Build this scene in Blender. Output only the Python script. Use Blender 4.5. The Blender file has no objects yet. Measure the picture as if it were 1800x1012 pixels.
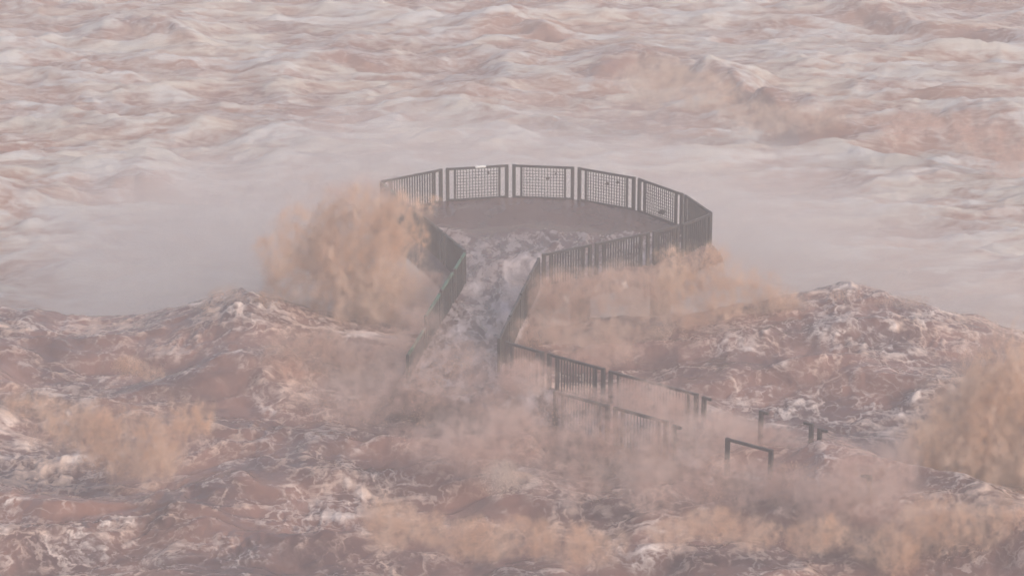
import bpy, bmesh, math, random
import numpy as np
from mathutils import Vector, Matrix

random.seed(7)
rng = np.random.default_rng(11)
S = bpy.context.scene
COL = S.collection

# ------------------------------------------------------------------ camera, sky, sun, exposure
CAM = (0.184, -74.574, 24.878)
PITCH = math.radians(18.947)
FPX = 5000.0                                  # focal length in pixels of an 1800 px wide frame
cam_data = bpy.data.cameras.new('camera')
cam_data.sensor_width = 36.0
cam_data.lens = 36.0 * FPX / 1800.0
cam_data.clip_start = 0.5
cam_data.clip_end = 3000.0
cam = bpy.data.objects.new('camera', cam_data)
cam.location = CAM
cam.rotation_euler = (math.pi / 2 - PITCH, 0, 0)
COL.objects.link(cam)
S.camera = cam

SUN_ELEV, SUN_AZ = math.radians(34), math.radians(125)    # azimuth clockwise from +Y (the view direction)
world = bpy.data.worlds.new('World')
S.world = world
world.use_nodes = True
wn = world.node_tree
bg = wn.nodes['Background']
sky = wn.nodes.new('ShaderNodeTexSky')
sky.sky_type = 'NISHITA'
sky.sun_disc = False
sky.sun_elevation = SUN_ELEV
sky.sun_rotation = SUN_AZ
sky.dust_density = 4.0
sky.air_density = 1.0
wn.links.new(sky.outputs[0], bg.inputs[0])
bg.inputs[1].default_value = 0.15

sun_data = bpy.data.lights.new('sun', 'SUN')
sun_data.energy = 2.0
sun_data.angle = math.radians(12)
sun_data.color = (1.0, 0.87, 0.79)
sun = bpy.data.objects.new('sun', sun_data)
sdir = Vector((math.sin(SUN_AZ) * math.cos(SUN_ELEV), math.cos(SUN_AZ) * math.cos(SUN_ELEV), math.sin(SUN_ELEV)))
sun.rotation_euler = sdir.to_track_quat('Z', 'Y').to_euler()
sun.location = sdir * 60
COL.objects.link(sun)

S.view_settings.view_transform = 'Standard'
S.view_settings.look = 'None'
S.view_settings.gamma = 1.0
S.view_settings.exposure = 0.16
S.view_settings.use_curve_mapping = False
S.render.engine = 'CYCLES'
S.cycles.use_denoising = True
S.cycles.filter_width = 1.6
S.cycles.use_adaptive_sampling = True
S.cycles.adaptive_threshold = 0.04
S.cycles.max_bounces = 6
S.cycles.diffuse_bounces = 2
S.cycles.glossy_bounces = 2
S.cycles.volume_bounces = 2
S.cycles.volume_step_rate = 1.0
S.cycles.volume_max_steps = 160


def at(u, v, z):
    """world point at height z under the photograph's point (u, v)"""
    d = np.array([(u - 900) / FPX, math.cos(PITCH) - (v - 506) / FPX * math.sin(PITCH),
                  -math.sin(PITCH) - (v - 506) / FPX * math.cos(PITCH)])
    s = (z - CAM[2]) / d[2]
    return np.array(CAM) + s * d


# ------------------------------------------------------------------ noise on arrays
_perm = np.random.default_rng(3).permutation(4096).astype(np.int64)
_ang = np.random.default_rng(4).random(4096) * 2 * np.pi
_gx, _gy = np.cos(_ang), np.sin(_ang)


def pn(x, y, seed=0):
    xi, yi = np.floor(x).astype(np.int64), np.floor(y).astype(np.int64)
    xf, yf = x - xi, y - yi
    u = xf * xf * xf * (xf * (xf * 6 - 15) + 10)
    v = yf * yf * yf * (yf * (yf * 6 - 15) + 10)

    def g(ix, iy, dx, dy):
        h = _perm[(_perm[(ix + seed * 131) & 4095] + iy) & 4095]
        return _gx[h] * dx + _gy[h] * dy
    a = g(xi, yi, xf, yf); b = g(xi + 1, yi, xf - 1, yf)
    c = g(xi, yi + 1, xf, yf - 1); d = g(xi + 1, yi + 1, xf - 1, yf - 1)
    return ((a + (b - a) * u) + ((c + (d - c) * u) - (a + (b - a) * u)) * v) * 1.5


def fbm(x, y, octv, seed=0, gain=0.5):
    s = 0; a = 1.0; t = 0
    for i in range(octv):
        s = s + a * pn(x, y, seed + i); t += a
        x = x * 2.03 + 7.1; y = y * 2.03 - 3.7; a *= gain
    return s / t


def ridge(x, y, octv, seed=0, gain=0.5):
    s = 0; a = 1.0; t = 0; w = 1.0
    for i in range(octv):
        n = 1.12 - np.sqrt(pn(x, y, seed + i) ** 2 + 0.015) * 1.6
        n = np.clip(n, 0, 1) ** 2
        s = s + a * n * w; t += a
        w = np.clip(n * 1.6, 0.25, 1)
        x = x * 2.07 + 3.3; y = y * 2.07 + 9.1; a *= gain
    return s / t


def sstep(a, b, x):
    t = np.clip((x - a) / (b - a), 0, 1)
    return t * t * (3 - 2 * t)


# ------------------------------------------------------------------ material helpers
def new_mat(name):
    m = bpy.data.materials.new(name)
    m.use_nodes = True
    m.node_tree.nodes.clear()
    return m, m.node_tree


class NT:
    """small helper to wire nodes"""
    def __init__(self, tree):
        self.t = tree

    def n(self, kind, **kw):
        nd = self.t.nodes.new('ShaderNode' + kind)
        for k, v in kw.items():
            setattr(nd, k, v)
        return nd

    def put(self, sock, v):
        if isinstance(v, bpy.types.NodeSocket):
            self.t.links.new(v, sock)
        else:
            sock.default_value = v

    def math(self, op, a, b=0.0, c=0.0, clamp=False):
        nd = self.n('Math', operation=op, use_clamp=clamp)
        self.put(nd.inputs[0], a); self.put(nd.inputs[1], b); self.put(nd.inputs[2], c)
        return nd.outputs[0]

    def vmath(self, op, a, b=(0, 0, 0)):
        nd = self.n('VectorMath', operation=op)
        self.put(nd.inputs[0], a); self.put(nd.inputs[1], b)
        return nd.outputs['Value'] if op in ('LENGTH', 'DOT_PRODUCT', 'DISTANCE') else nd.outputs[0]

    def noise(self, vec, scale, detail=3.0, rough=0.5, dist=0.0, kind='FBM', out=0):
        nd = self.n('TexNoise')
        nd.noise_type = kind
        self.put(nd.inputs['Vector'], vec)
        nd.inputs['Scale'].default_value = scale
        nd.inputs['Detail'].default_value = detail
        nd.inputs['Roughness'].default_value = rough
        nd.inputs['Distortion'].default_value = dist
        return nd.outputs[out]

    def ramp(self, x, lo, hi, a=0.0, b=1.0, smooth=True):
        nd = self.n('MapRange')
        nd.interpolation_type = 'SMOOTHSTEP' if smooth else 'LINEAR'
        self.put(nd.inputs['Value'], x)
        self.put(nd.inputs['From Min'], lo); self.put(nd.inputs['From Max'], hi)
        self.put(nd.inputs['To Min'], a); self.put(nd.inputs['To Max'], b)
        return nd.outputs[0]

    def mix(self, f, a, b):
        nd = self.n('Mix', data_type='RGBA')
        self.put(nd.inputs[0], f)
        self.put(nd.inputs[6], a); self.put(nd.inputs[7], b)
        return nd.outputs[2]


def rgb(r, g, b):
    return (r, g, b, 1.0)


def water_material(name, water, water2, foam, foam2, stretch=(1, 1, 1), fine=1.0, soft=0.0, relief=0.5, web=1.0, streak=(0.7, 3.2, 3.2)):
    """muddy water with webs of foam; the mesh attribute 'foam' says how much foam a place carries"""
    m, t = new_mat(name)
    k = NT(t)
    co = k.n('TexCoord').outputs['Object']
    p = k.vmath('MULTIPLY', co, stretch)
    warp = k.vmath('SUBTRACT', k.noise(p, 0.9, 3, 0.55, out=1), (0.5, 0.5, 0.5))
    warp = k.vmath('MULTIPLY', warp, (1.3, 1.3, 1.3))
    pw = k.vmath('ADD', p, warp)
    att = k.n('Attribute', attribute_name='foam')
    amt = att.outputs['Fac']
    # webs of foam: irregular nets of thin filaments around smooth dark cells, and drifting sheets
    def net(vec, scale, width):
        vo = k.n('TexVoronoi', feature='DISTANCE_TO_EDGE')
        k.put(vo.inputs['Vector'], vec)
        vo.inputs['Scale'].default_value = scale
        return k.ramp(vo.outputs['Distance'], width, 0.0)
    n3 = k.noise(pw, 5.0 * fine, 4, 0.6)
    fw = k.vmath('MULTIPLY', k.vmath('SUBTRACT', k.noise(p, 2.6 * fine, 3, 0.6, out=1), (0.5, 0.5, 0.5)), (0.75, 0.75, 0.75))
    pw2 = k.vmath('ADD', pw, fw)
    n2 = k.noise(pw, 1.6 * fine, 5, 0.6)
    v1 = net(pw2, 0.85 * fine, 0.075)
    v2 = net(k.vmath('ADD', pw2, (7.3, 1.1, 0.4)), 2.1 * fine, 0.12)
    webs = k.math('MULTIPLY', k.math('MAXIMUM', v1, k.math('MULTIPLY', v2, 0.6)), web)
    big = k.noise(p, 0.28 * fine, 4, 0.55)
    cover = k.math('ADD', amt, k.math('MULTIPLY', k.math('SUBTRACT', big, 0.5), 1.9))
    web_f = k.math('MULTIPLY', webs, k.ramp(cover, -0.25, 0.5, 0.05, 1.0))
    web_f = k.math('MULTIPLY', web_f, k.ramp(n3, 0.36, 0.62, 0.1, 1.0))
    sheet = k.math('ADD', cover, k.math('MULTIPLY', k.math('SUBTRACT', n2, 0.5), 2.0))
    sheet = k.math('ADD', sheet, k.math('MULTIPLY', k.math('SUBTRACT', n3, 0.5), 0.8))
    stc = k.vmath('MULTIPLY', k.vmath('ADD', co, k.vmath('MULTIPLY', warp, (0.7, 0.7, 0.7))), streak)
    st = k.noise(stc, 1.0, 5, 0.6)
    sheet = k.math('ADD', sheet, k.math('MULTIPLY', k.math('SUBTRACT', st, 0.5), 1.8))
    sheet_f = k.ramp(sheet, 0.42 - soft * 0.3, 1.05 + soft * 0.25)
    f = k.math('MAXIMUM', web_f, k.math('MULTIPLY', sheet_f, 0.9), clamp=True)
    wcol = k.mix(k.ramp(k.noise(pw, 0.5, 4, 0.55), 0.36, 0.66), water, water2)
    fcol = k.mix(k.ramp(k.noise(pw, 0.55, 4, 0.6), 0.38, 0.62), foam, foam2)
    col = k.mix(f, wcol, fcol)
    bs = k.n('BsdfPrincipled')
    k.put(bs.inputs['Base Color'], col)
    k.put(bs.inputs['Roughness'], k.ramp(f, 0, 1, 0.22, 0.85))
    bs.inputs['IOR'].default_value = 1.33
    h = k.math('ADD', k.math('MULTIPLY', k.noise(pw, 3.0 * fine, 4, 0.55), 0.5), k.math('MULTIPLY', f, 0.16))
    bump = k.n('Bump')
    bump.inputs['Strength'].default_value = relief
    bump.inputs['Distance'].default_value = 0.16
    k.put(bump.inputs['Height'], h)
    t.links.new(bump.outputs[0], bs.inputs['Normal'])
    out = k.n('OutputMaterial')
    t.links.new(bs.outputs[0], out.inputs['Surface'])
    return m


def metal_material(name, base, rust, rough=0.55):
    m, t = new_mat(name)
    k = NT(t)
    co = k.n('TexCoord').outputs['Object']
    geo = k.n('NewGeometry').outputs['Position']
    f = k.ramp(k.noise(geo, 3.0, 6, 0.65), 0.45, 0.72)
    col = k.mix(f, base, rust)
    bs = k.n('BsdfPrincipled')
    k.put(bs.inputs['Base Color'], col)
    k.put(bs.inputs['Roughness'], k.ramp(f, 0, 1, rough - 0.1, 0.85))
    bump = k.n('Bump')
    bump.inputs['Strength'].default_value = 0.3
    bump.inputs['Distance'].default_value = 0.006
    k.put(bump.inputs['Height'], k.noise(geo, 30, 4, 0.6))
    t.links.new(bump.outputs[0], bs.inputs['Normal'])
    out = k.n('OutputMaterial')
    t.links.new(bs.outputs[0], out.inputs['Surface'])
    return m


M_RAIL = metal_material('weathered_grey_steel', rgb(0.034, 0.032, 0.030), rgb(0.060, 0.042, 0.033))
M_GREEN = metal_material('green_painted_steel', rgb(0.040, 0.120, 0.078), rgb(0.070, 0.075, 0.050))
M_WHITE = metal_material('near_white_strip', rgb(0.92, 0.92, 0.90), rgb(0.88, 0.87, 0.85), 0.4)
M_CONC = metal_material('wet_concrete', rgb(0.16, 0.12, 0.10), rgb(0.10, 0.075, 0.06), 0.5)
M_DEBRIS = metal_material('sodden_plant_debris', rgb(0.035, 0.025, 0.018), rgb(0.06, 0.045, 0.03), 0.8)

M_RIVER = water_material('muddy_river_water', rgb(0.112, 0.064, 0.060), rgb(0.235, 0.128, 0.104),
                         rgb(0.82, 0.73, 0.68), rgb(0.66, 0.50, 0.41), (0.85, 0.80, 1), soft=0.4, relief=0.3, web=0.85)
M_FAR = water_material('foaming_far_water', rgb(0.24, 0.125, 0.095), rgb(0.30, 0.16, 0.11),
                       rgb(0.57, 0.58, 0.575), rgb(0.56, 0.53, 0.47), (0.36, 0.95, 1), fine=0.95, soft=0.9, relief=0.25, web=0.6, streak=(0.8, 3.4, 3.4))
M_DECKW = water_material('overflow_water', rgb(0.085, 0.046, 0.037), rgb(0.13, 0.072, 0.056),
                         rgb(0.66, 0.60, 0.62), rgb(0.55, 0.47, 0.45), (1.15, 0.5, 1), fine=0.85, soft=0.6, relief=0.25, web=0.5, streak=(3.0, 0.8, 1))


def mesh_obj(name, verts, faces, mat, parent=None, smooth=False):
    me = bpy.data.meshes.new(name)
    me.from_pydata(verts, [], faces)
    if smooth:
        me.polygons.foreach_set('use_smooth', [True] * len(me.polygons))
    o = bpy.data.objects.new(name, me)
    if mat:
        me.materials.append(mat)
    COL.objects.link(o)
    o.parent = parent
    return o


def tag(o, label=None, cat=None, group=None, kind=None):
    if label: o['label'] = label
    if cat: o['category'] = cat
    if group: o['group'] = group
    if kind: o['kind'] = kind
    return o


def grid_mesh(name, X, Y, Z, mat, foam, keep=None):
    """a sheet from 2-D arrays of points, with the per-vertex attribute 'foam'"""
    R, C = X.shape
    idx = np.arange(R * C).reshape(R, C)
    q = np.stack([idx[:-1, :-1], idx[:-1, 1:], idx[1:, 1:], idx[1:, :-1]], -1).reshape(-1, 4)
    co = np.stack([X, Y, Z], -1).reshape(-1, 3)
    fo = foam.reshape(-1)
    if keep is not None:
        kq = keep.reshape(-1)[q].all(1)
        q = q[kq]
        used = np.unique(q)
        mp = np.full(R * C, -1); mp[used] = np.arange(len(used))
        q = mp[q]; co = co[used]; fo = fo[used]
    me = bpy.data.meshes.new(name)
    me.vertices.add(len(co)); me.vertices.foreach_set('co', co.astype(np.float32).ravel())
    me.loops.add(q.size); me.loops.foreach_set('vertex_index', q.astype(np.int32).ravel())
    me.polygons.add(len(q))
    me.polygons.foreach_set('loop_start', np.arange(0, q.size, 4, dtype=np.int32))
    me.polygons.foreach_set('use_smooth', np.ones(len(q), dtype=bool))
    me.update(calc_edges=True)
    at_ = me.attributes.new('foam', 'FLOAT', 'POINT')
    at_.data.foreach_set('value', fo.astype(np.float32))
    me.materials.append(mat)
    o = bpy.data.objects.new(name, me)
    COL.objects.link(o)
    return o


# ------------------------------------------------------------------ the plan of platform and footbridge (rail-top points on the deck plan)
def plan(pts):
    return [at(u, v, 1.1)[:2] for u, v in pts]


ARC = plan([(668, 318), (780, 296), (897, 289), (1013, 293.5), (1120, 312), (1203, 341), (1252, 374)])
LFUN = plan([(668, 318), (704, 346), (740, 375), (778, 406.5), (818, 440)])
RFUN = plan([(950, 447), (1043, 428), (1145, 407), (1197, 394.5), (1252, 374)])
LWALK = plan([(818, 441), (797, 475), (774, 511), (747, 554), (715, 605)])
RWALK = plan([(948, 451), (932, 482), (915, 517), (896, 556), (876, 596)])
BACK = plan([(885, 598), (959, 619), (1067, 648), (1231, 691), (1331, 717), (1434, 743), (1540, 770)])
FRONT = plan([(970, 685), (1075, 713), (1178, 741), (1272, 766), (1363, 790), (1450, 806), (1538, 822)])
CORNER = np.array([-2.45, -9.98])                     # outer corner of the footbridge, hidden in spray

# ------------------------------------------------------------------ the river
RIVER_FALL = -6.0


def make_river():
    ds = np.concatenate([np.linspace(8, 46, 12)[:-1], np.geomspace(46, 150, 1050), np.geomspace(152, 900, 26)])
    us = np.concatenate([-np.geomspace(6, 0.25, 18)[:-1], np.linspace(-0.25, 0.25, 720), np.geomspace(0.25, 6, 18)[1:]])
    D, U = np.meshgrid(ds, us, indexing='ij')
    X = D * U; Y = D + CAM[1]
    # crest of the brown swell in front: its height along x where it breaks over the edge
    ub = np.array([-300, 0, 60, 170, 300, 360, 405, 455, 540, 640, 800, 1000, 1200, 1390, 1440, 1482, 1545, 1610, 1660, 1720, 1800, 2100])
    vb = np.array([540, 548, 560, 580, 562, 532, 514, 520, 548, 575, 585, 590, 560, 526, 528, 518, 520, 527, 550, 570, 592, 640])
    YL = -4.0
    dl = YL - CAM[1]
    ang = PITCH + np.arctan((vb - 506) / FPX)
    zc = CAM[2] - dl * np.tan(ang)
    xb = CAM[0] + (ub - 900) / FPX * dl / math.cos(PITCH)
    crest = sum(np.interp(X + o_, xb, zc) for o_ in (-0.7, -0.35, 0, 0.35, 0.7)) / 5 + 0.16 * fbm(X * 0.9, X * 0 + 5.5, 4, 52, 0.6)
    lip = YL + 0.8 * fbm(X * 0.25, X * 0 + 2.2, 3, 50)
    near = 1 - sstep(0.2, 7.0, Y - lip)                   # 1 on the near river, 0 beyond the drop
    base_near = -0.30 + (crest + 0.30) * np.exp(-np.clip(lip - Y, 0, None) / 4.5)
    wx = X + 1.1 * fbm(X * 0.22, Y * 0.22, 3, 20); wy = Y + 1.1 * fbm(X * 0.22 + 40, Y * 0.22, 3, 25)
    r1 = ridge(wx * 0.15, wy * 0.24, 2, 1, 0.4) - 0.35
    r2 = 0.55 * (ridge(wx * 0.36, wy * 0.62, 2, 5, 0.35) - 0.35) + 0.9 * fbm(wx * 0.5, wy * 0.8, 2, 7)
    r3 = 0.5 * (ridge(wx * 1.1, wy * 1.9, 2, 9, 0.4) - 0.35) + 0.9 * fbm(wx * 1.4, wy * 2.2, 3, 12)
    f4 = fbm(X * 5.5, Y * 6.5, 4, 14, 0.6)
    keepcalm = 1 - 0.9 * np.exp(-((Y - lip) / 1.6) ** 2)  # the crest outline is set above
    hn = 0.62 * r1 * keepcalm + 0.22 * r2 * keepcalm + 0.07 * r3 + 0.012 * f4
    # far river, lower down: long streaky swells
    fx = X + 2.5 * fbm(X * 0.08, Y * 0.12, 3, 33); fy = Y + 2.0 * fbm(X * 0.07 + 9, Y * 0.1, 3, 36)
    q1 = ridge(fx * 0.07, fy * 0.17, 3, 60, 0.4) - 0.35
    q2 = ridge(fx * 0.22, fy * 0.6, 3, 64, 0.45) - 0.35
    q3 = ridge(fx * 0.7, fy * 2.0, 3, 68, 0.5) - 0.35
    hf = 0.9 * q1 + 0.45 * q2 + 0.09 * q3 + 0.03 * fbm(X * 3, Y * 5, 3, 71)
    foam_far = 0.62 + 0.75 * q2 + 0.35 * q1 + 0.25 * fbm(X * 0.07, Y * 0.12, 3, 75)
    # breakers far off: a ridge falling away to the right, a smaller one on the left, rollers near the top
    for pts, h, w in (([(1040, 120), (1120, 105), (1280, 150), (1400, 215), (1560, 230), (1700, 215), (1800, 230), (1990, 260)], 0.95, 2.2),
                      ([(-150, 330), (0, 345), (140, 330), (240, 315), (310, 325)], 1.0, 1.5),
                      ([(150, 60), (230, 50), (300, 55), (345, 75)], 0.8, 1.3),
                      ([(560, 105), (610, 98), (660, 104)], 0.8, 0.9),
                      ([(820, 45), (900, 40), (1000, 60)], 0.8, 1.2),
                      ([(1500, 20), (1650, 45), (1800, 60)], 0.8, 1.3)):
        P = np.array([at(u, v, RIVER_FALL + h * 0.5)[:2] for u, v in pts])
        yl = np.interp(X, P[:, 0], P[:, 1]) + 0.7 * fbm(X * 0.35, X * 0, 3, 80)
        end = sstep(P[0, 0] - 1.5, P[0, 0] + 1.5, X) * (1 - sstep(P[-1, 0] - 1.5, P[-1, 0] + 1.5, X))
        dy = Y - yl
        bump = np.where(dy < 0, np.exp(-(dy / (0.55 * w)) ** 2), np.exp(-(dy / (2.2 * w)) ** 2)) * end
        bump = bump * (0.8 + 0.35 * fbm(X * 0.5, Y * 0.3, 3, 85))
        hf = hf + h * bump
        face = np.exp(-((dy + 0.45 * w) / (0.6 * w)) ** 2) * end
        foam_far = foam_far - 0.55 * face + 0.35 * np.exp(-((dy + 1.6 * w) / (0.6 * w)) ** 2) * end
    Z = near * (base_near + hn) + (1 - near) * (RIVER_FALL + hf)
    sd = np.clip(((X - 7.0) * 4.5 + (Y + 15.6) * -3.4) / (4.5 ** 2 + 3.4 ** 2), 0, 1.6)
    Z = Z + near * 0.75 * np.exp(-((X - 7.0 - sd * 4.5) ** 2 + (Y + 15.6 + sd * 3.4) ** 2) / 2.0 ** 2)
    foam_near = 0.09 + 0.45 * r3 + 0.50 * r2 + 0.30 * fbm(X * 0.16, Y * 0.2, 3, 90)
    foam_near = foam_near + 0.25 * np.exp(-((Y - lip + 0.4) / 0.9) ** 2)
    # splashes: patches of churned white water that stand a little proud
    br = np.clip(0.35 + 2.2 * fbm(X * 2.6, Y * 1.5, 4, 95, 0.6), 0, 1.3)
    wob = 0.5 * fbm(X * 0.9, Y * 0.6, 3, 97)
    for u, v, ru, rv in ((465, 735, 32, 40), (640, 830, 40, 30), (95, 790, 60, 22), (30, 840, 50, 28), (730, 757, 55, 14), (405, 520, 50, 22),
                         (440, 560, 60, 18), (345, 640, 40, 14), (330, 590, 70, 16), (420, 945, 60, 16), (300, 850, 40, 22), (690, 1000, 40, 30),
                         (1400, 530, 30, 18), (1490, 545, 60, 20), (1560, 520, 40, 12), (1330, 600, 60, 14), (1640, 590, 90, 16), (1500, 610, 60, 14),
                         (1380, 690, 60, 18), (1700, 975, 60, 16), (560, 890, 70, 16), (200, 905, 80, 14)):
        c = at(u, v, 0.0)
        wd = X - c[0] + wob
        g = np.exp(-((wd / (ru / 72.0)) ** 2 + ((Y - c[1]) / (rv / 24.0)) ** 2))
        foam_near = foam_near + 0.42 * g * br
        Z = Z + near * 0.10 * g * br
    foam = near * foam_near + (1 - near) * foam_far
    # side walls of troughs stay brown: less foam where the surface falls towards the viewer
    cut = Y > YL + 3.2
    rows = cut[:, 0]
    kr = int(np.argmax(rows))
    a = grid_mesh('river', X[:kr + 1], Y[:kr + 1], Z[:kr + 1], M_RIVER, foam[:kr + 1])
    b = grid_mesh('lower_river', X[kr:], Y[kr:], Z[kr:], M_FAR, foam[kr:])
    tag(a, 'reddish brown flood water heaping up in front of the footbridge', 'river', kind='structure')
    tag(b, 'pale foaming flood water rushing past behind the platform', 'river', kind='structure')


make_river()


# ------------------------------------------------------------------ decks
def poly_slab(name, pts, z0, z1, parent, mat):
    bm = bmesh.new()
    top = [bm.verts.new((x, y, z1)) for x, y in pts]
    bot = [bm.verts.new((x, y, z0)) for x, y in pts]
    bm.faces.new(top)
    bm.faces.new(list(reversed(bot)))
    n = len(pts)
    for i in range(n):
        bm.faces.new((top[(i + 1) % n], top[i], bot[i], bot[(i + 1) % n]))
    bmesh.ops.recalc_face_normals(bm, faces=bm.faces)
    me = bpy.data.meshes.new(name)
    bm.to_mesh(me); bm.free()
    me.materials.append(mat)
    o = bpy.data.objects.new(name, me)
    COL.objects.link(o)
    o.parent = parent
    return o


def pier(parent, x, y, z0, z1, r=0.28):
    bm = bmesh.new()
    bmesh.ops.create_cone(bm, cap_ends=True, segments=16, radius1=r * 1.15, radius2=r, depth=z1 - z0)
    me = bpy.data.meshes.new('pier')
    bm.to_mesh(me); bm.free()
    me.materials.append(M_CONC)
    o = bpy.data.objects.new('pier', me)
    o.location = (x, y, (z0 + z1) / 2)
    COL.objects.link(o)
    o.parent = parent
    return o


def empty(name, loc, rz=0.0):
    o = bpy.data.objects.new(name, None)
    o.location = loc
    o.rotation_euler = (0, 0, rz)
    COL.objects.link(o)
    return o


def grow(pts, d):
    c = np.mean(pts, axis=0)
    return [tuple(p + (p - c) / np.linalg.norm(p - c) * d) for p in np.array(pts)]


platform_poly = [np.array(p) for p in ARC] + [RFUN[3], RFUN[2], RFUN[1], RFUN[0], LFUN[4], LFUN[3], LFUN[2], LFUN[1]]
plat = empty('viewing_platform', (0, 0, 0))
tag(plat, 'round viewing platform flooded by brown water inside the curved railing', 'platform')
poly_slab('deck', grow(platform_poly, 0.14), -0.30, 0.0, plat, M_CONC)
for x, y in ((-1.5, 3.6), (2.2, 4.6), (4.4, 1.8), (1.0, 0.4)):
    pier(plat, x, y, -8.5, -0.30)

walk = empty('footbridge', (0, -8, 0))
tag(walk, 'narrow railed footbridge leading from the platform into the spray', 'footbridge')
w1 = [LFUN[4] + (-.1, 0), RFUN[0] + (.1, 0), RWALK[4] + (.1, 0), BACK[0], CORNER + (0, -0.1), LWALK[4] + (-.1, 0)]
w2 = [BACK[0] + (0, .1), BACK[3] + (.1, .1), BACK[6] + (0.8, -0.6), FRONT[6] + (0.7, -0.6), FRONT[3] + (0, -.1), CORNER + (0, -0.1)]
s1 = poly_slab('deck', [tuple(p - np.array([0, -8.0])) for p in w1], -0.30, -0.006, walk, M_CONC)
s2 = poly_slab('deck', [tuple(p - np.array([0, -8.0])) for p in w2], -0.31, -0.012, walk, M_CONC)
for x, y in ((-0.3, 2.6), (-1.0, -0.6), (2.6, -4.0), (5.6, -6.0)):
    pier(walk, x, y, -8.5, -0.31)


def seg_dist(px, py, a, b):
    ax, ay = a; bx, by = b
    dx, dy = bx - ax, by - ay
    t = np.clip(((px - ax) * dx + (py - ay) * dy) / (dx * dx + dy * dy), 0, 1)
    return np.hypot(px - ax - t * dx, py - ay - t * dy)


def sdf(px, py, poly):
    n = len(poly)
    d = np.full(px.shape, 1e9); ins = np.zeros(px.shape, bool)
    for i in range(n):
        a, b = poly[i], poly[(i + 1) % n]
        d = np.minimum(d, seg_dist(px, py, a, b))
        c = ((a[1] > py) != (b[1] > py)) & (px < (b[0] - a[0]) * (py - a[1]) / (b[1] - a[1] + 1e-12) + a[0])
        ins ^= c
    return np.where(ins, -d, d)


def make_deck_water():
    xs = np.linspace(-5.2, 13.0, 400); ys = np.linspace(-21.0, 6.2, 600)
    Y, X = np.meshgrid(ys, xs, indexing='ij')
    s = np.minimum(np.minimum(sdf(X, Y, platform_poly), sdf(X, Y, w1)), sdf(X, Y, w2))
    wv = 0.09 * (ridge(X * 0.9, Y * 0.45, 3, 101, 0.4) - 0.3) + 0.015 * fbm(X * 4, Y * 2, 3, 105)
    flow = 1 - sstep(1.5, 3.2, Y + 1.6 * fbm(X * 0.45, Y * 0.3, 3, 120))
    Z = 0.10 + 0.10 * flow + wv * (0.35 + 0.9 * flow) - 0.55 * np.clip((s + 0.02) / 0.4, 0, 1) ** 1.4
    foam = -0.85 + 1.32 * flow + 0.35 * (ridge(X * 0.8, Y * 0.45, 4, 111) - 0.3) + 0.25 * fbm(X * 0.6, Y * 0.5, 3, 113)
    foam = foam - 0.9 * sstep(-0.05, 0.1, s)
    o = grid_mesh('deck_water', X, Y, Z, M_DECKW, foam, keep=s < 0.38)
    tag(o, 'streaky brown water sweeping over the platform and down the footbridge', 'water', kind='structure')


make_deck_water()

# ------------------------------------------------------------------ railing panels
_box_cache = {}


def box_mesh(sx, sy, sz, mat, bev=0.0):
    key = (round(sx, 4), round(sy, 4), round(sz, 4), mat.name, bev)
    if key in _box_cache:
        return _box_cache[key]
    bm = bmesh.new()
    bmesh.ops.create_cube(bm, size=1.0)
    bmesh.ops.scale(bm, vec=(sx, sy, sz), verts=bm.verts)
    if bev:
        bmesh.ops.bevel(bm, geom=bm.edges[:], offset=bev, segments=1, affect='EDGES')
    me = bpy.data.meshes.new('box')
    bm.to_mesh(me); bm.free()
    me.materials.append(mat)
    _box_cache[key] = me
    return me


def part(name, me, parent, loc, rot=None):
    o = bpy.data.objects.new(name, me)
    COL.objects.link(o)
    o.parent = parent
    o.location = loc
    if rot:
        o.rotation_euler = rot
    return o


H = 1.10


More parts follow.
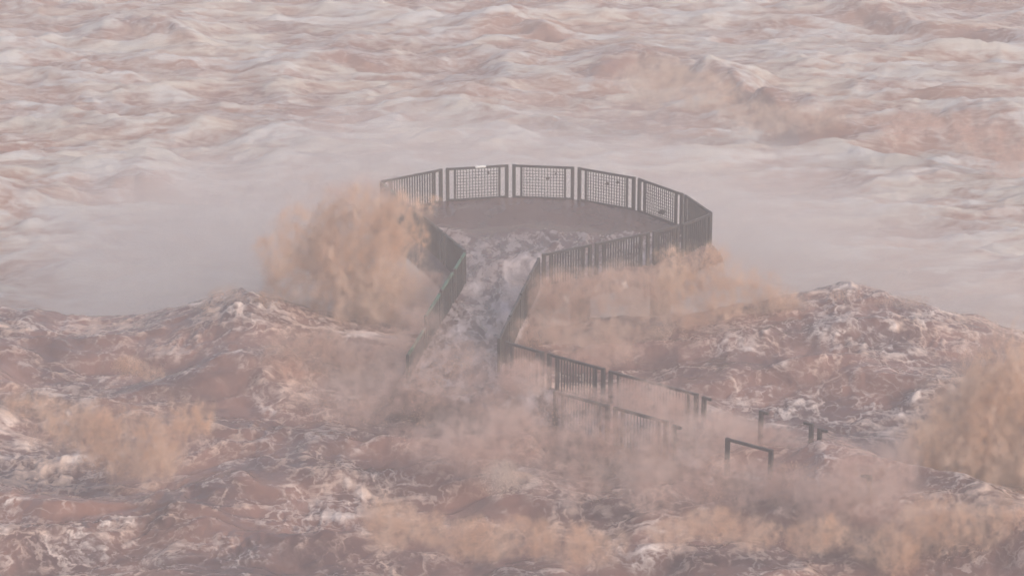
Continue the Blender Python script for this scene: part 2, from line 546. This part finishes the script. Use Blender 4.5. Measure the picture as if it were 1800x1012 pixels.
def railing_panel(p0, p1, label, group, wires=False, rail_mat=M_RAIL, gap=0.06, drop=0.0, bar_step=0.088, stubs=None, bar_w=0.024):
    p0 = np.array(p0); p1 = np.array(p1)
    L = float(np.linalg.norm(p1 - p0)) - 2 * gap
    c = (p0 + p1) / 2
    rz = math.atan2(p1[1] - p0[1], p1[0] - p0[0])
    t = empty('railing_panel', (c[0], c[1], -drop), rz)
    tag(t, label, 'railing', group)
    h = L / 2
    postw = 0.10
    pm = box_mesh(postw, 0.08, H + 0.03, M_RAIL, 0.008)
    for s in (-1, 1):
        if stubs is None or s in stubs:
            part('post', pm, t, (s * (h - postw / 2), 0, (H + 0.03) / 2 - 0.03 + 0.001))
    if stubs is not None:                              # only posts and short ends of the rail stand above the flood
        for s in stubs:
            part('rail_stub', box_mesh(0.16, 0.065, 0.065, rail_mat, 0.008), t, (s * (h - postw - 0.07), 0, H - 0.036))
        part('bottom_rail', box_mesh(2 * h - 2 * postw + 0.04, 0.048, 0.05, M_RAIL, 0.005), t, (0, 0, 0.115))
        return t
    part('top_rail', box_mesh(L - 2 * postw + 0.06, 0.065, 0.065, rail_mat, 0.008), t, (0, 0, H - 0.036))
    ins = min(0.27, L * 0.16)
    um = box_mesh(0.062, 0.05, H - 0.16, M_RAIL, 0.005)
    for s in (-1, 1) if bar_step else ():
        part('upright', um, t, (s * (h - ins), 0, 0.09 + (H - 0.16) / 2))
    iw = 2 * (h - ins) - 0.062
    part('bottom_rail', box_mesh(2 * h - 2 * postw + 0.04, 0.048, 0.05, M_RAIL, 0.005), t, (0, 0, 0.115))
    nb = max(3, int(round(iw / bar_step))) if bar_step else 0
    bmesh_ = box_mesh(0.017 if wires else bar_w, 0.026 if wires else bar_w * 1.9, H - 0.21, M_RAIL)
    for i in range(nb):
        x = -iw / 2 + iw * (i + 0.5) / nb
        part('bar', bmesh_, t, (x, random.uniform(-.003, .003), 0.14 + (H - 0.21) / 2))
    if wires:
        wm = box_mesh(iw, 0.012, 0.013, M_RAIL)
        for i in range(9):
            part('wire', wm, t, (0, -0.021, 0.20 + i * 0.092))
    return t


G_ARC = 'railing panels curving round the far side of the platform'
arc_lab = ['leftmost slanting panel of the far curved railing, its left end in spray',
           'meshed panel of the far railing with a white strip on its top rail',
           'central meshed panel at the farthest point of the curved railing',
           'meshed panel right of centre in the far curved railing',
           'dark meshed panel of the curved railing turning away on the right',
           'near edge-on dark panel at the right end of the curved railing']
arc = []
for i in range(6):
    arc.append(railing_panel(ARC[i], ARC[i + 1], arc_lab[i], G_ARC, wires=(1 <= i <= 4)))
tag(part('white_strip', box_mesh(0.32, 0.072, 0.05, M_WHITE, 0.004), arc[1], (0.10, -0.003, H - 0.018)), 'bright white strip on the top rail')  # small near-white plate set along part of the top rail

G_L = 'railing panels along the left edge of the platform'
for i, lab in enumerate(['greenish railing panel meeting the left end of the curved railing, half lost in spray',
                         'railing panel buried inside the tall orange spray burst',
                         'dark railing panel emerging from the right side of the tall spray burst',
                         'dark railing panel ending at the mouth of the footbridge on its left']):
    railing_panel(LFUN[i], LFUN[i + 1], lab, G_L, rail_mat=M_GREEN if i == 0 else M_RAIL, bar_step=0.075, bar_w=0.03)
G_R = 'railing panels along the near right edge of the platform'
for i, lab in enumerate(['barred railing panel right of the footbridge mouth on the platform edge',
                         'barred railing panel above the pale spray on the near platform edge',
                         'short dark railing panel above the right hand spray burst',
                         'dark railing panel at the sharp right hand corner of the platform']):
    railing_panel(RFUN[i], RFUN[i + 1], lab, G_R)
G_LW = 'railing panels on the left side of the footbridge'
for i, lab in enumerate(['green topped railing panel nearest the platform on the left of the footbridge',
                         'second green topped railing panel from the platform, left of the footbridge',
                         'third green topped railing panel from the platform, fading into spray',
                         'last faint railing panel left of the footbridge, sinking into spray']):
    railing_panel(LWALK[i], LWALK[i + 1], lab, G_LW, rail_mat=M_GREEN, drop=(0, 0, 0.03, 0.3)[i], bar_step=0.075, bar_w=0.03)
G_RW = 'railing panels on the right side of the footbridge'
for i, lab in enumerate(['dark railing panel nearest the platform on the right of the footbridge',
                         'second dark railing panel from the platform, right of the footbridge',
                         'third dark railing panel from the platform, right of the footbridge',
                         'dark railing panel at the bend on the right of the footbridge']):
    railing_panel(RWALK[i], RWALK[i + 1], lab, G_RW, bar_step=0.075, bar_w=0.03)
G_B = 'railing panels along the back of the bent footbridge'
for i, lab in enumerate(['short back railing panel just after the bend of the footbridge',
                         'clearest barred panel of the back railing after the bend',
                         'long back railing panel fading into mist at its middle',
                         'swallowed back railing panel, one post top with a rail stub left of the lone post',
                         'swallowed back railing panel with a lone T shaped post top at its left end',
                         'last back railing panel almost lost in the mist, one post top showing'][:6]):
    railing_panel(BACK[i], BACK[i + 1], lab, G_B, drop=(0, 0, 0.02, 0.05, 0.03, 0.10)[i], stubs={3: (-1,), 4: (-1, 1), 5: (-1,)}.get(i), bar_w=0.008 if i in (0, 2) else 0.02)
G_F = 'railing panels along the front of the bent footbridge'
for i, lab in enumerate(['first front railing panel with its rail rising out of spray',
                         'front railing panel with a faint mesh over the spray',
                         'sunken front railing panel with one post top left of the bare slanting rail',
                         'nearest front railing panel with a bare slanting rail and two posts',
                         None,
                         'faint last front railing panel at the right, a post showing']):
    if lab:
        railing_panel(FRONT[i], FRONT[i + 1], lab, G_F, drop=(0, 0, 0.05, 0.02, 0.15, 0.2)[i], stubs={2: (-1,), 5: (1,)}.get(i), bar_step=0 if i == 3 else 0.088, bar_w=0.01)


# clumps of debris caught in the mesh
def debris(u, v, pi, lab, size):
    t = arc[pi]
    a, b = np.array(ARC[pi]), np.array(ARC[pi + 1])
    # where the sight line crosses the panel: interpolate along the panel by the photo's x
    u0 = 900 + FPX * (a[0] - CAM[0]) / ((a[1] - CAM[1]) * math.cos(PITCH) + (CAM[2] - H) * math.sin(PITCH))
    u1 = 900 + FPX * (b[0] - CAM[0]) / ((b[1] - CAM[1]) * math.cos(PITCH) + (CAM[2] - H) * math.sin(PITCH))
    f = (u - u0) / (u1 - u0)
    p = a + (b - a) * f
    d = p[1] - CAM[1]
    z = CAM[2] - d * math.tan(PITCH + math.atan((v - 506) / FPX))
    bm = bmesh.new()
    bmesh.ops.create_icosphere(bm, subdivisions=2, radius=size)
    for q in bm.verts:
        q.co *= random.uniform(0.55, 1.35)
        q.co.y *= 0.6
    me = bpy.data.meshes.new('debris_clump')
    bm.to_mesh(me); bm.free()
    me.materials.append(M_DEBRIS)
    o = bpy.data.objects.new('debris_clump', me)
    o.location = (p[0], p[1] - 0.035, z)
    COL.objects.link(o)
    tag(o, lab, 'debris', 'plant debris caught in the railing mesh')


debris(963, 313, 2, 'dark debris clump caught in the central far mesh panel', 0.055)
debris(977, 305, 2, 'small debris speck near the top right of the central far mesh panel', 0.035)
debris(858, 303, 1, 'debris speck below the white strip in the far mesh panel', 0.04)
debris(1068, 322, 3, 'debris clump in the upper middle of the mesh panel right of centre', 0.06)
debris(1086, 320, 3, 'debris speck towards the right of the mesh panel right of centre', 0.045)
debris(1165, 372, 4, 'large dark debris clump low in the turning mesh panel', 0.09)


# ------------------------------------------------------------------ spray
def spray_surface_material(name, c1, c2):
    m, t = new_mat(name)
    k = NT(t)
    geo = k.n('NewGeometry').outputs['Position']
    col = k.mix(k.ramp(k.noise(geo, 1.3, 4, 0.6), 0.35, 0.65), c1, c2)
    bs = k.n('BsdfPrincipled')
    k.put(bs.inputs['Base Color'], col)
    bs.inputs['Roughness'].default_value = 0.6
    out = k.n('OutputMaterial')
    t.links.new(bs.outputs[0], out.inputs['Surface'])
    return m


M_DROP = spray_surface_material('muddy_droplets', rgb(0.62, 0.42, 0.31), rgb(0.50, 0.32, 0.23))
M_DROP_PALE = spray_surface_material('pale_droplets', rgb(0.72, 0.60, 0.52), rgb(0.62, 0.48, 0.39))


def plume_volume(name, blobs, density, color, nscale, warp, ragged, floor=0.0, edge=0.35, grain=False, halo=0.07):
    """volume whose density is a union of soft lumps broken up by noise"""
    m, t = new_mat(name)
    k = NT(t)
    p = k.n('TexCoord').outputs['Object']
    ps = k.vmath('MULTIPLY', p, (1, 1, 0.62))
    wv = k.vmath('SUBTRACT', k.noise(ps, nscale * 0.55, 2, 0.5, out=1), (0.5, 0.5, 0.5))
    p2 = k.vmath('ADD', p, k.vmath('MULTIPLY', wv, (warp, warp, warp)))
    F = None
    for (c, r) in blobs:
        d = k.vmath('LENGTH', k.vmath('DIVIDE', k.vmath('SUBTRACT', p2, tuple(c)), tuple(r)))
        f = k.math('SUBTRACT', 1.0, d)
        F = f if F is None else k.math('MAXIMUM', F, f)
    p3 = k.vmath('MULTIPLY', p2, (1, 1, 0.62))
    n = k.noise(p3, nscale, 4, 0.68)
    F = k.math('ADD', F, k.math('MULTIPLY', k.math('SUBTRACT', n, 0.5), ragged))
    dens = k.math('ADD', k.ramp(F, 0.0, edge), k.ramp(F, -0.35, 0.25, 0.0, halo))
    n2 = k.noise(p, nscale * 3.2, 3, 0.65)
    dens = k.math('MULTIPLY', dens, k.ramp(n2, 0.34, 0.66, floor, 1.0))
    if grain:
        dens = k.math('MULTIPLY', dens, k.ramp(k.noise(p3, 5.0, 3, 0.6), 0.40, 0.62, 0.08, 1.9))
    dens = k.math('MULTIPLY', dens, density)
    pv = k.n('VolumePrincipled')
    pale = tuple(0.65 * c_ + 0.35 * d_ for c_, d_ in zip(color, (0.98, 0.88, 0.80)))
    dark = tuple(c_ * f_ for c_, f_ in zip(color, (0.95, 0.90, 0.86)))
    k.put(pv.inputs['Color'], k.mix(k.ramp(k.noise(p3, nscale * 0.8, 4, 0.65), 0.38, 0.62), (*dark, 1), (*pale, 1)))
    k.put(pv.inputs['Density'], dens)
    pv.inputs['Anisotropy'].default_value = 0.0
    out = k.n('OutputMaterial')
    t.links.new(pv.outputs[0], out.inputs['Volume'])
    return m


def octa_mesh(name, P, R, mat):
    n = len(P)
    base = np.array([(1, 0, 0), (-1, 0, 0), (0, 1, 0), (0, -1, 0), (0, 0, 1), (0, 0, -1)], float)
    st = np.stack([rng.uniform(.6, 1.2, n), rng.uniform(.6, 1.2, n), rng.uniform(.8, 1.9, n)], 1)
    V = P[:, None, :] + base[None] * R[:, None, None] * st[:, None, :]
    F = np.array([(0, 2, 4), (2, 1, 4), (1, 3, 4), (3, 0, 4), (2, 0, 5), (1, 2, 5), (3, 1, 5), (0, 3, 5)])
    Fa = (F[None] + 6 * np.arange(n)[:, None, None]).reshape(-1, 3)
    me = bpy.data.meshes.new(name)
    me.vertices.add(n * 6); me.vertices.foreach_set('co', V.astype(np.float32).ravel())
    me.loops.add(Fa.size); me.loops.foreach_set('vertex_index', Fa.astype(np.int32).ravel())
    me.polygons.add(len(Fa)); me.polygons.foreach_set('loop_start', np.arange(0, Fa.size, 3, dtype=np.int32))
    me.polygons.foreach_set('use_smooth', np.ones(len(Fa), dtype=bool))
    me.update(calc_edges=True)
    me.materials.append(mat)
    o = bpy.data.objects.new(name, me)
    COL.objects.link(o)
    return o


def spray(label, base, blobs, n, density, color, nscale=0.9, warp=0.9, ragged=1.0, drop_mat=None, size=(0.006, 0.022),
          floor=0.0, edge=0.35, step=1.0, grain=False):
    """one burst of spray: a cloud of droplets and, as its part, the finer mist they stand in"""
    C = np.array([b[0] for b in blobs], float); Rr = np.array([b[1] for b in blobs], float)
    vol = Rr.prod(1); pick = rng.choice(len(blobs), n * 3, p=vol / vol.sum())
    d = rng.normal(size=(n * 3, 3)); d /= np.linalg.norm(d, axis=1)[:, None]
    rad = 0.9 * rng.random(n * 3) ** (1 / 2.2)
    P = C[pick] + d * rad[:, None] * Rr[pick]
    # gather the droplets in strands
    g = fbm(P[:, 0] * 1.1 + P[:, 1] * .7, P[:, 2] * 0.8 + P[:, 1] * .6, 4, 200)
    w = np.clip(0.5 + 2.4 * g - 0.35 * rad, 0.03, 1)
    sel = np.argsort(rng.random(n * 3) / w)[:n]
    P = P[sel]
    R = rng.uniform(0, 1, n) ** 2.5 * (size[1] - size[0]) + size[0]
    o = octa_mesh('spray', P, R, drop_mat or M_DROP)
    o.location = base
    tag(o, label, 'spray', 'bursts of spray over the flood', 'stuff')
    # closed hull round the lumps for the finer mist
    bm = bmesh.new()
    for c, r in zip(C, Rr):
        g = bmesh.ops.create_icosphere(bm, subdivisions=1, radius=1.0)
        for q in g['verts']:
            q.co = Vector(c) + Vector([q.co[i] * (r[i] * 1.38 + 0.05 + 0.22 * warp) for i in range(3)])
    h = bmesh.ops.convex_hull(bm, input=bm.verts[:])
    bmesh.ops.delete(bm, geom=[e for e in h['geom_interior'] + h['geom_unused'] if isinstance(e, bmesh.types.BMVert)], context='VERTS')
    bm.faces.ensure_lookup_table()
    hullset = set(e for e in h['geom'] if isinstance(e, bmesh.types.BMFace) and e.is_valid)
    bmesh.ops.delete(bm, geom=[fc for fc in bm.faces if fc not in hullset], context='FACES')
    bmesh.ops.delete(bm, geom=[q for q in bm.verts if not q.link_faces], context='VERTS')
    bmesh.ops.recalc_face_normals(bm, faces=bm.faces[:])
    me = bpy.data.meshes.new('fine_mist')
    bm.to_mesh(me); bm.free()
    mt = plume_volume('spray_mist', blobs, density, color, nscale, warp, ragged, floor, edge, grain)
    me.materials.append(mt)
    v = bpy.data.objects.new('fine_mist', me)
    COL.objects.link(v)
    v.parent = o
    mt.cycles.volume_step_rate = step
    v['kind'] = 'stuff'
    return o


TAN = (0.96, 0.70, 0.52)
ROSE = (0.91, 0.68, 0.56)
PINK = (0.88, 0.68, 0.62)
PALE = (0.90, 0.81, 0.75)


def burst(label, y0, lumps, n, density, color, nscale=1.0, warp=0.8, ragged=1.0, thick=0.75, drop_mat=None,
          floor=0.0, edge=0.35, step=0.7, size=(0.004, 0.011), grain=False):
    """a burst standing at the world depth y0; lumps are given by their outline (u, v, half width, half height)"""
    pts = []
    for u, v, ru, rv in lumps:
        d = np.array([(u - 900) / FPX, math.cos(PITCH) - (v - 506) / FPX * math.sin(PITCH),
                      -math.sin(PITCH) - (v - 506) / FPX * math.cos(PITCH)])
        sc = (y0 - CAM[1]) / d[1]
        c = np.array(CAM) + sc * d
        m = sc / FPX
        pts.append((c, np.array([ru * m, thick * min(ru, rv) * m, rv * m])))
    C = np.array([c for c, r in pts])
    base = np.array([C[:, 0].mean(), y0, -0.2 if y0 < 5 else RIVER_FALL])
    blobs = []
    for i, (c, r) in enumerate(pts):
        off = np.array([0, 0.35 * r[1] * math.sin(i * 2.4), 0])
        blobs.append((tuple(c - base + off), tuple(r)))
    return spray(label, tuple(base), blobs, n, density, color, nscale, warp, ragged, drop_mat, size, floor, edge, step, grain)


burst('tall orange brown burst of spray rising left of the platform', -3.6,
      [(630, 480, 120, 130), (678, 415, 76, 76), (655, 372, 62, 42), (560, 450, 92, 110), (500, 455, 50, 85), (600, 570, 170, 62), (585, 385, 66, 52), (665, 520, 75, 80), (480, 545, 85, 48), (520, 372, 36, 30), (466, 432, 26, 30), (625, 345, 48, 30), (735, 375, 30, 28)],
      26000, 5.4, TAN, 1.4, 1.25, 2.1, edge=0.7, step=0.3, size=(0.003, 0.010), grain=True)
burst('thin spray clinging to the left end of the curved railing', 1.2,
      [(655, 335, 70, 42), (700, 360, 50, 30), (600, 350, 70, 40)], 1500, 3.0, PINK, 1.0, 0.8, 1.0, edge=0.7)
burst('dusky pink spray between the tall burst and the footbridge rail', -3.2,
      [(728, 512, 55, 52), (700, 565, 80, 58), (768, 488, 22, 20), (640, 590, 90, 45)], 3000, 3.6, (0.86, 0.64, 0.55), 1.2, 0.6, 0.8, edge=0.4)
burst('rusty spray spilling from the tall burst into the near water', -8.2,
      [(560, 615, 120, 50), (660, 650, 120, 58), (500, 655, 95, 45), (580, 680, 135, 50), (720, 700, 90, 50)], 5000, 2.6, ROSE, 1.4, 0.9, 1.7, edge=0.6, step=0.5)
burst('pinkish mist trailing over the low end of the left footbridge rail', -8.8,
      [(738, 565, 60, 55), (800, 620, 80, 40), (690, 600, 90, 50), (770, 590, 50, 40), (715, 620, 50, 40)], 2000, 1.3, PINK, 1.0, 0.8, 1.0, edge=0.7)
burst('orange burst of spray under the right corner of the platform', -4.4,
      [(1195, 495, 90, 60), (1290, 500, 90, 52), (1360, 525, 60, 42), (1175, 450, 36, 32), (1240, 462, 55, 40), (1280, 545, 120, 42), (1385, 552, 60, 28)],
      18000, 5.6, TAN, 1.5, 1.1, 2.0, edge=0.7, step=0.3, size=(0.003, 0.010), grain=True)
burst('pinkish spray along the foot of the near right platform railing', -4.9,
      [(1090, 515, 105, 68), (985, 528, 85, 66), (1030, 590, 110, 60), (1180, 580, 110, 50), (930, 590, 50, 40)],
      6000, 3.2, ROSE, 1.1, 0.6, 0.9, thick=0.6, edge=0.4)
burst('rosy spray along the outer side of the right footbridge rail', -8.6,
      [(918, 590, 38, 36), (965, 585, 65, 42), (1050, 610, 95, 40)], 3000, 2.0, ROSE, 1.2, 0.6, 1.0, edge=0.5)
burst('largest orange burst of spray towering at the right edge', -15.0,
      [(1700, 790, 110, 160), (1790, 750, 140, 175), (1650, 880, 120, 100), (1860, 860, 150, 150), (1740, 690, 80, 75), (1625, 800, 60, 80), (1740, 920, 130, 70)],
      28000, 5.6, TAN, 1.4, 1.2, 2.0, edge=0.6, step=0.3, size=(0.003, 0.010), grain=True)
burst('low orange burst of spray above foam streaks at the left', -16.0,
      [(190, 780, 105, 80), (115, 750, 85, 58), (270, 775, 75, 80), (55, 710, 65, 42), (330, 740, 60, 50)], 12000, 3.6, TAN, 1.5, 1.0, 1.9, edge=0.6, step=0.35, size=(0.003, 0.010), grain=True)
burst('small orange tuft of spray behind the low burst at the left', -9.5,
      [(230, 645, 40, 24), (265, 655, 30, 18)], 2000, 3.5, TAN, 2.2, 0.5, 1.3)
burst('broad veil of pinkish spray hiding the bend of the footbridge', -12.9,
      [(720, 690, 150, 80), (850, 690, 110, 90), (600, 690, 120, 65), (810, 640, 80, 45), (910, 740, 60, 65)], 10000, 1.5, PINK, 1.3, 1.0, 1.6, thick=0.6, step=0.5, edge=0.6)
burst('pinkish spray in front of the first front railing panel', -15.5,
      [(900, 775, 130, 88), (1040, 770, 125, 88), (780, 770, 110, 65), (1150, 800, 120, 85)], 7000, 2.4, PINK, 1.3, 0.9, 1.6, thick=0.6, step=0.5, edge=0.6)
burst('thin spray drifting behind the front railing of the bent footbridge', -13.0,
      [(925, 660, 60, 42), (1010, 705, 70, 30), (1130, 698, 85, 46), (1200, 730, 70, 46), (1280, 750, 70, 40)], 2500, 3.0, PINK, 1.5, 0.5, 0.9, thick=1.0)
burst('thin spray drifting over the far end of the bent footbridge', -14.6,
      [(1250, 760, 80, 45), (1340, 790, 90, 52), (1440, 800, 90, 50), (1540, 840, 90, 65)], 2500, 2.2, PINK, 1.5, 0.5, 0.9, thick=1.0)
burst('pinkish spray boiling up before the nearest front railing panel', -17.4,
      [(1230, 860, 110, 72), (1340, 870, 120, 75), (1460, 860, 110, 85), (1560, 850, 90, 95), (1130, 850, 90, 65), (1020, 850, 90, 55)], 8000, 1.7, PINK, 1.3, 0.9, 1.6, thick=0.6, step=0.5, edge=0.6)
burst('pinkish spray swallowing the last front railing post', -18.6,
      [(1540, 880, 90, 80), (1470, 900, 80, 60), (1600, 900, 70, 70)], 3000, 1.8, PINK, 1.3, 0.8, 1.3, thick=0.6, edge=0.6)
burst('tuft of spray on the pointed crest left of the tall burst', -4.6,
      [(405, 520, 48, 22), (455, 527, 50, 18), (360, 540, 30, 16)], 2500, 2.0, PALE, 2.0, 0.6, 1.6, edge=0.6)
burst('broken tufts of spray along the crest right of the platform', -4.6,
      [(1400, 535, 40, 22), (1482, 522, 45, 18), (1600, 528, 45, 14), (1545, 530, 40, 14)], 2500, 2.0, PALE, 2.0, 0.6, 1.6, edge=0.6)
burst('bright tan spray filling the bottom right corner', -19.5,
      [(1650, 930, 100, 70), (1760, 930, 110, 80), (1560, 960, 80, 50), (1850, 960, 110, 80)], 8000, 3.2, TAN, 1.4, 1.1, 1.9, edge=0.6, step=0.45, grain=True)
burst('faint spray swirling round the foot of the bare slanting rail', -16.7,
      [(1300, 825, 70, 34), (1370, 835, 60, 36), (1240, 810, 50, 30)], 1500, 2.2, PINK, 1.4, 0.6, 1.0, edge=0.5)
burst('tan puff of spray low in the middle right of the near water', -20.5,
      [(1250, 925, 80, 42), (1330, 935, 70, 38), (1180, 930, 60, 32), (1440, 940, 80, 40)], 3000, 3.4, TAN, 1.7, 0.7, 1.5)
burst('small orange puff of spray near the bottom centre', -21.5,
      [(690, 915, 60, 58), (750, 935, 60, 44), (830, 945, 85, 48), (930, 945, 90, 48), (1030, 960, 80, 45)], 3000, 3.0, TAN, 1.6, 0.8, 1.5)
burst('pale puff of spray left of the front railing', -18.5,
      [(880, 840, 45, 40), (930, 850, 50, 30)], 2500, 2.0, PALE, 1.9, 0.8, 1.8, drop_mat=M_DROP_PALE, edge=0.6)
burst('tan spray tearing off the long far breaker at upper right', at(1230, 235, -5.6)[1],
      [(1150, 140, 90, 55), (1240, 165, 80, 50), (1330, 200, 90, 40), (1430, 210, 90, 35)], 6000, 1.3, (0.93, 0.75, 0.60), 0.8, 0.9, 1.3)
burst('rusty brown surge of spray at the far right edge of the upper water', at(1720, 300, -5.6)[1],
      [(1600, 225, 80, 35), (1720, 245, 90, 45), (1800, 290, 80, 60)], 4000, 1.1, (0.90, 0.63, 0.51), 0.9, 0.9, 1.3)
burst('small yellowish splash on the far water at upper left', at(285, 90, -5.6)[1],
      [(290, 65, 50, 22), (240, 60, 50, 18)], 2500, 0.8, (0.93, 0.82, 0.68), 0.9, 0.8, 1.1)


# ------------------------------------------------------------------ mist behind the platform and the haze
def mist_bank():
    m, t = new_mat('gorge_mist')
    k = NT(t)
    p = k.n('TexCoord').outputs['Object']
    wv = k.vmath('SUBTRACT', k.noise(p, 0.10, 2, 0.5, out=1), (0.5, 0.5, 0.5))
    p2 = k.vmath('ADD', p, k.vmath('MULTIPLY', wv, (7, 7, 5)))
    F = None
    for c, r in (((-9, 9, -3.5), (9, 8, 4.5)), ((7, 11, -3.8), (9, 8, 4.2)), ((-1, 18, -4.5), (16, 11, 4.2)), ((15, 8, -4.5), (9, 7, 3.4))):
        d = k.vmath('LENGTH', k.vmath('DIVIDE', k.vmath('SUBTRACT', p2, c), r))
        f = k.math('SUBTRACT', 1.0, d)
        F = f if F is None else k.math('MAXIMUM', F, f)
    F = k.math('ADD', F, k.math('MULTIPLY', k.math('SUBTRACT', k.noise(p2, 0.22, 4, 0.55), 0.5), 0.5))
    dens = k.math('MULTIPLY', k.ramp(F, 0.0, 0.7), 0.19)
    pv = k.n('VolumePrincipled')
    pv.inputs['Color'].default_value = (0.90, 0.86, 0.85, 1)
    k.put(pv.inputs['Density'], dens)
    out = k.n('OutputMaterial')
    t.links.new(pv.outputs[0], out.inputs['Volume'])
    x0, x1, y0, y1, z0, z1 = -24, 28, 1.5, 30, -8.5, 1.5
    vs = [(x, y, z) for x in (x0, x1) for y in (y0, y1) for z in (z0, z1)]
    fs = [(0, 1, 3, 2), (4, 6, 7, 5), (0, 4, 5, 1), (2, 3, 7, 6), (0, 2, 6, 4), (1, 5, 7, 3)]
    o = mesh_obj('mist', vs, fs, m)
    m.cycles.volume_step_rate = 0.5
    tag(o, 'grey mist rising from the lower river behind the platform', 'mist', kind='stuff')


mist_bank()

m, t = new_mat('haze_air')
pv = t.nodes.new('ShaderNodeVolumePrincipled')
pv.inputs['Color'].default_value = (0.92, 0.885, 0.89, 1)
pv.inputs['Density'].default_value = 0.0046
pv.inputs['Anisotropy'].default_value = 0.0
out = t.nodes.new('ShaderNodeOutputMaterial')
t.links.new(pv.outputs[0], out.inputs['Volume'])
x0, x1, y0, y1, z0, z1 = -420, 420, -90, 420, -14, 26.5
vs = [(x, y, z) for x in (x0, x1) for y in (y0, y1) for z in (z0, z1)]
fs = [(0, 1, 3, 2), (4, 6, 7, 5), (0, 4, 5, 1), (2, 3, 7, 6), (0, 2, 6, 4), (1, 5, 7, 3)]
hz = mesh_obj('haze', vs, fs, m)
tag(hz, 'thin pinkish haze filling the air over the flood', 'haze', kind='stuff')
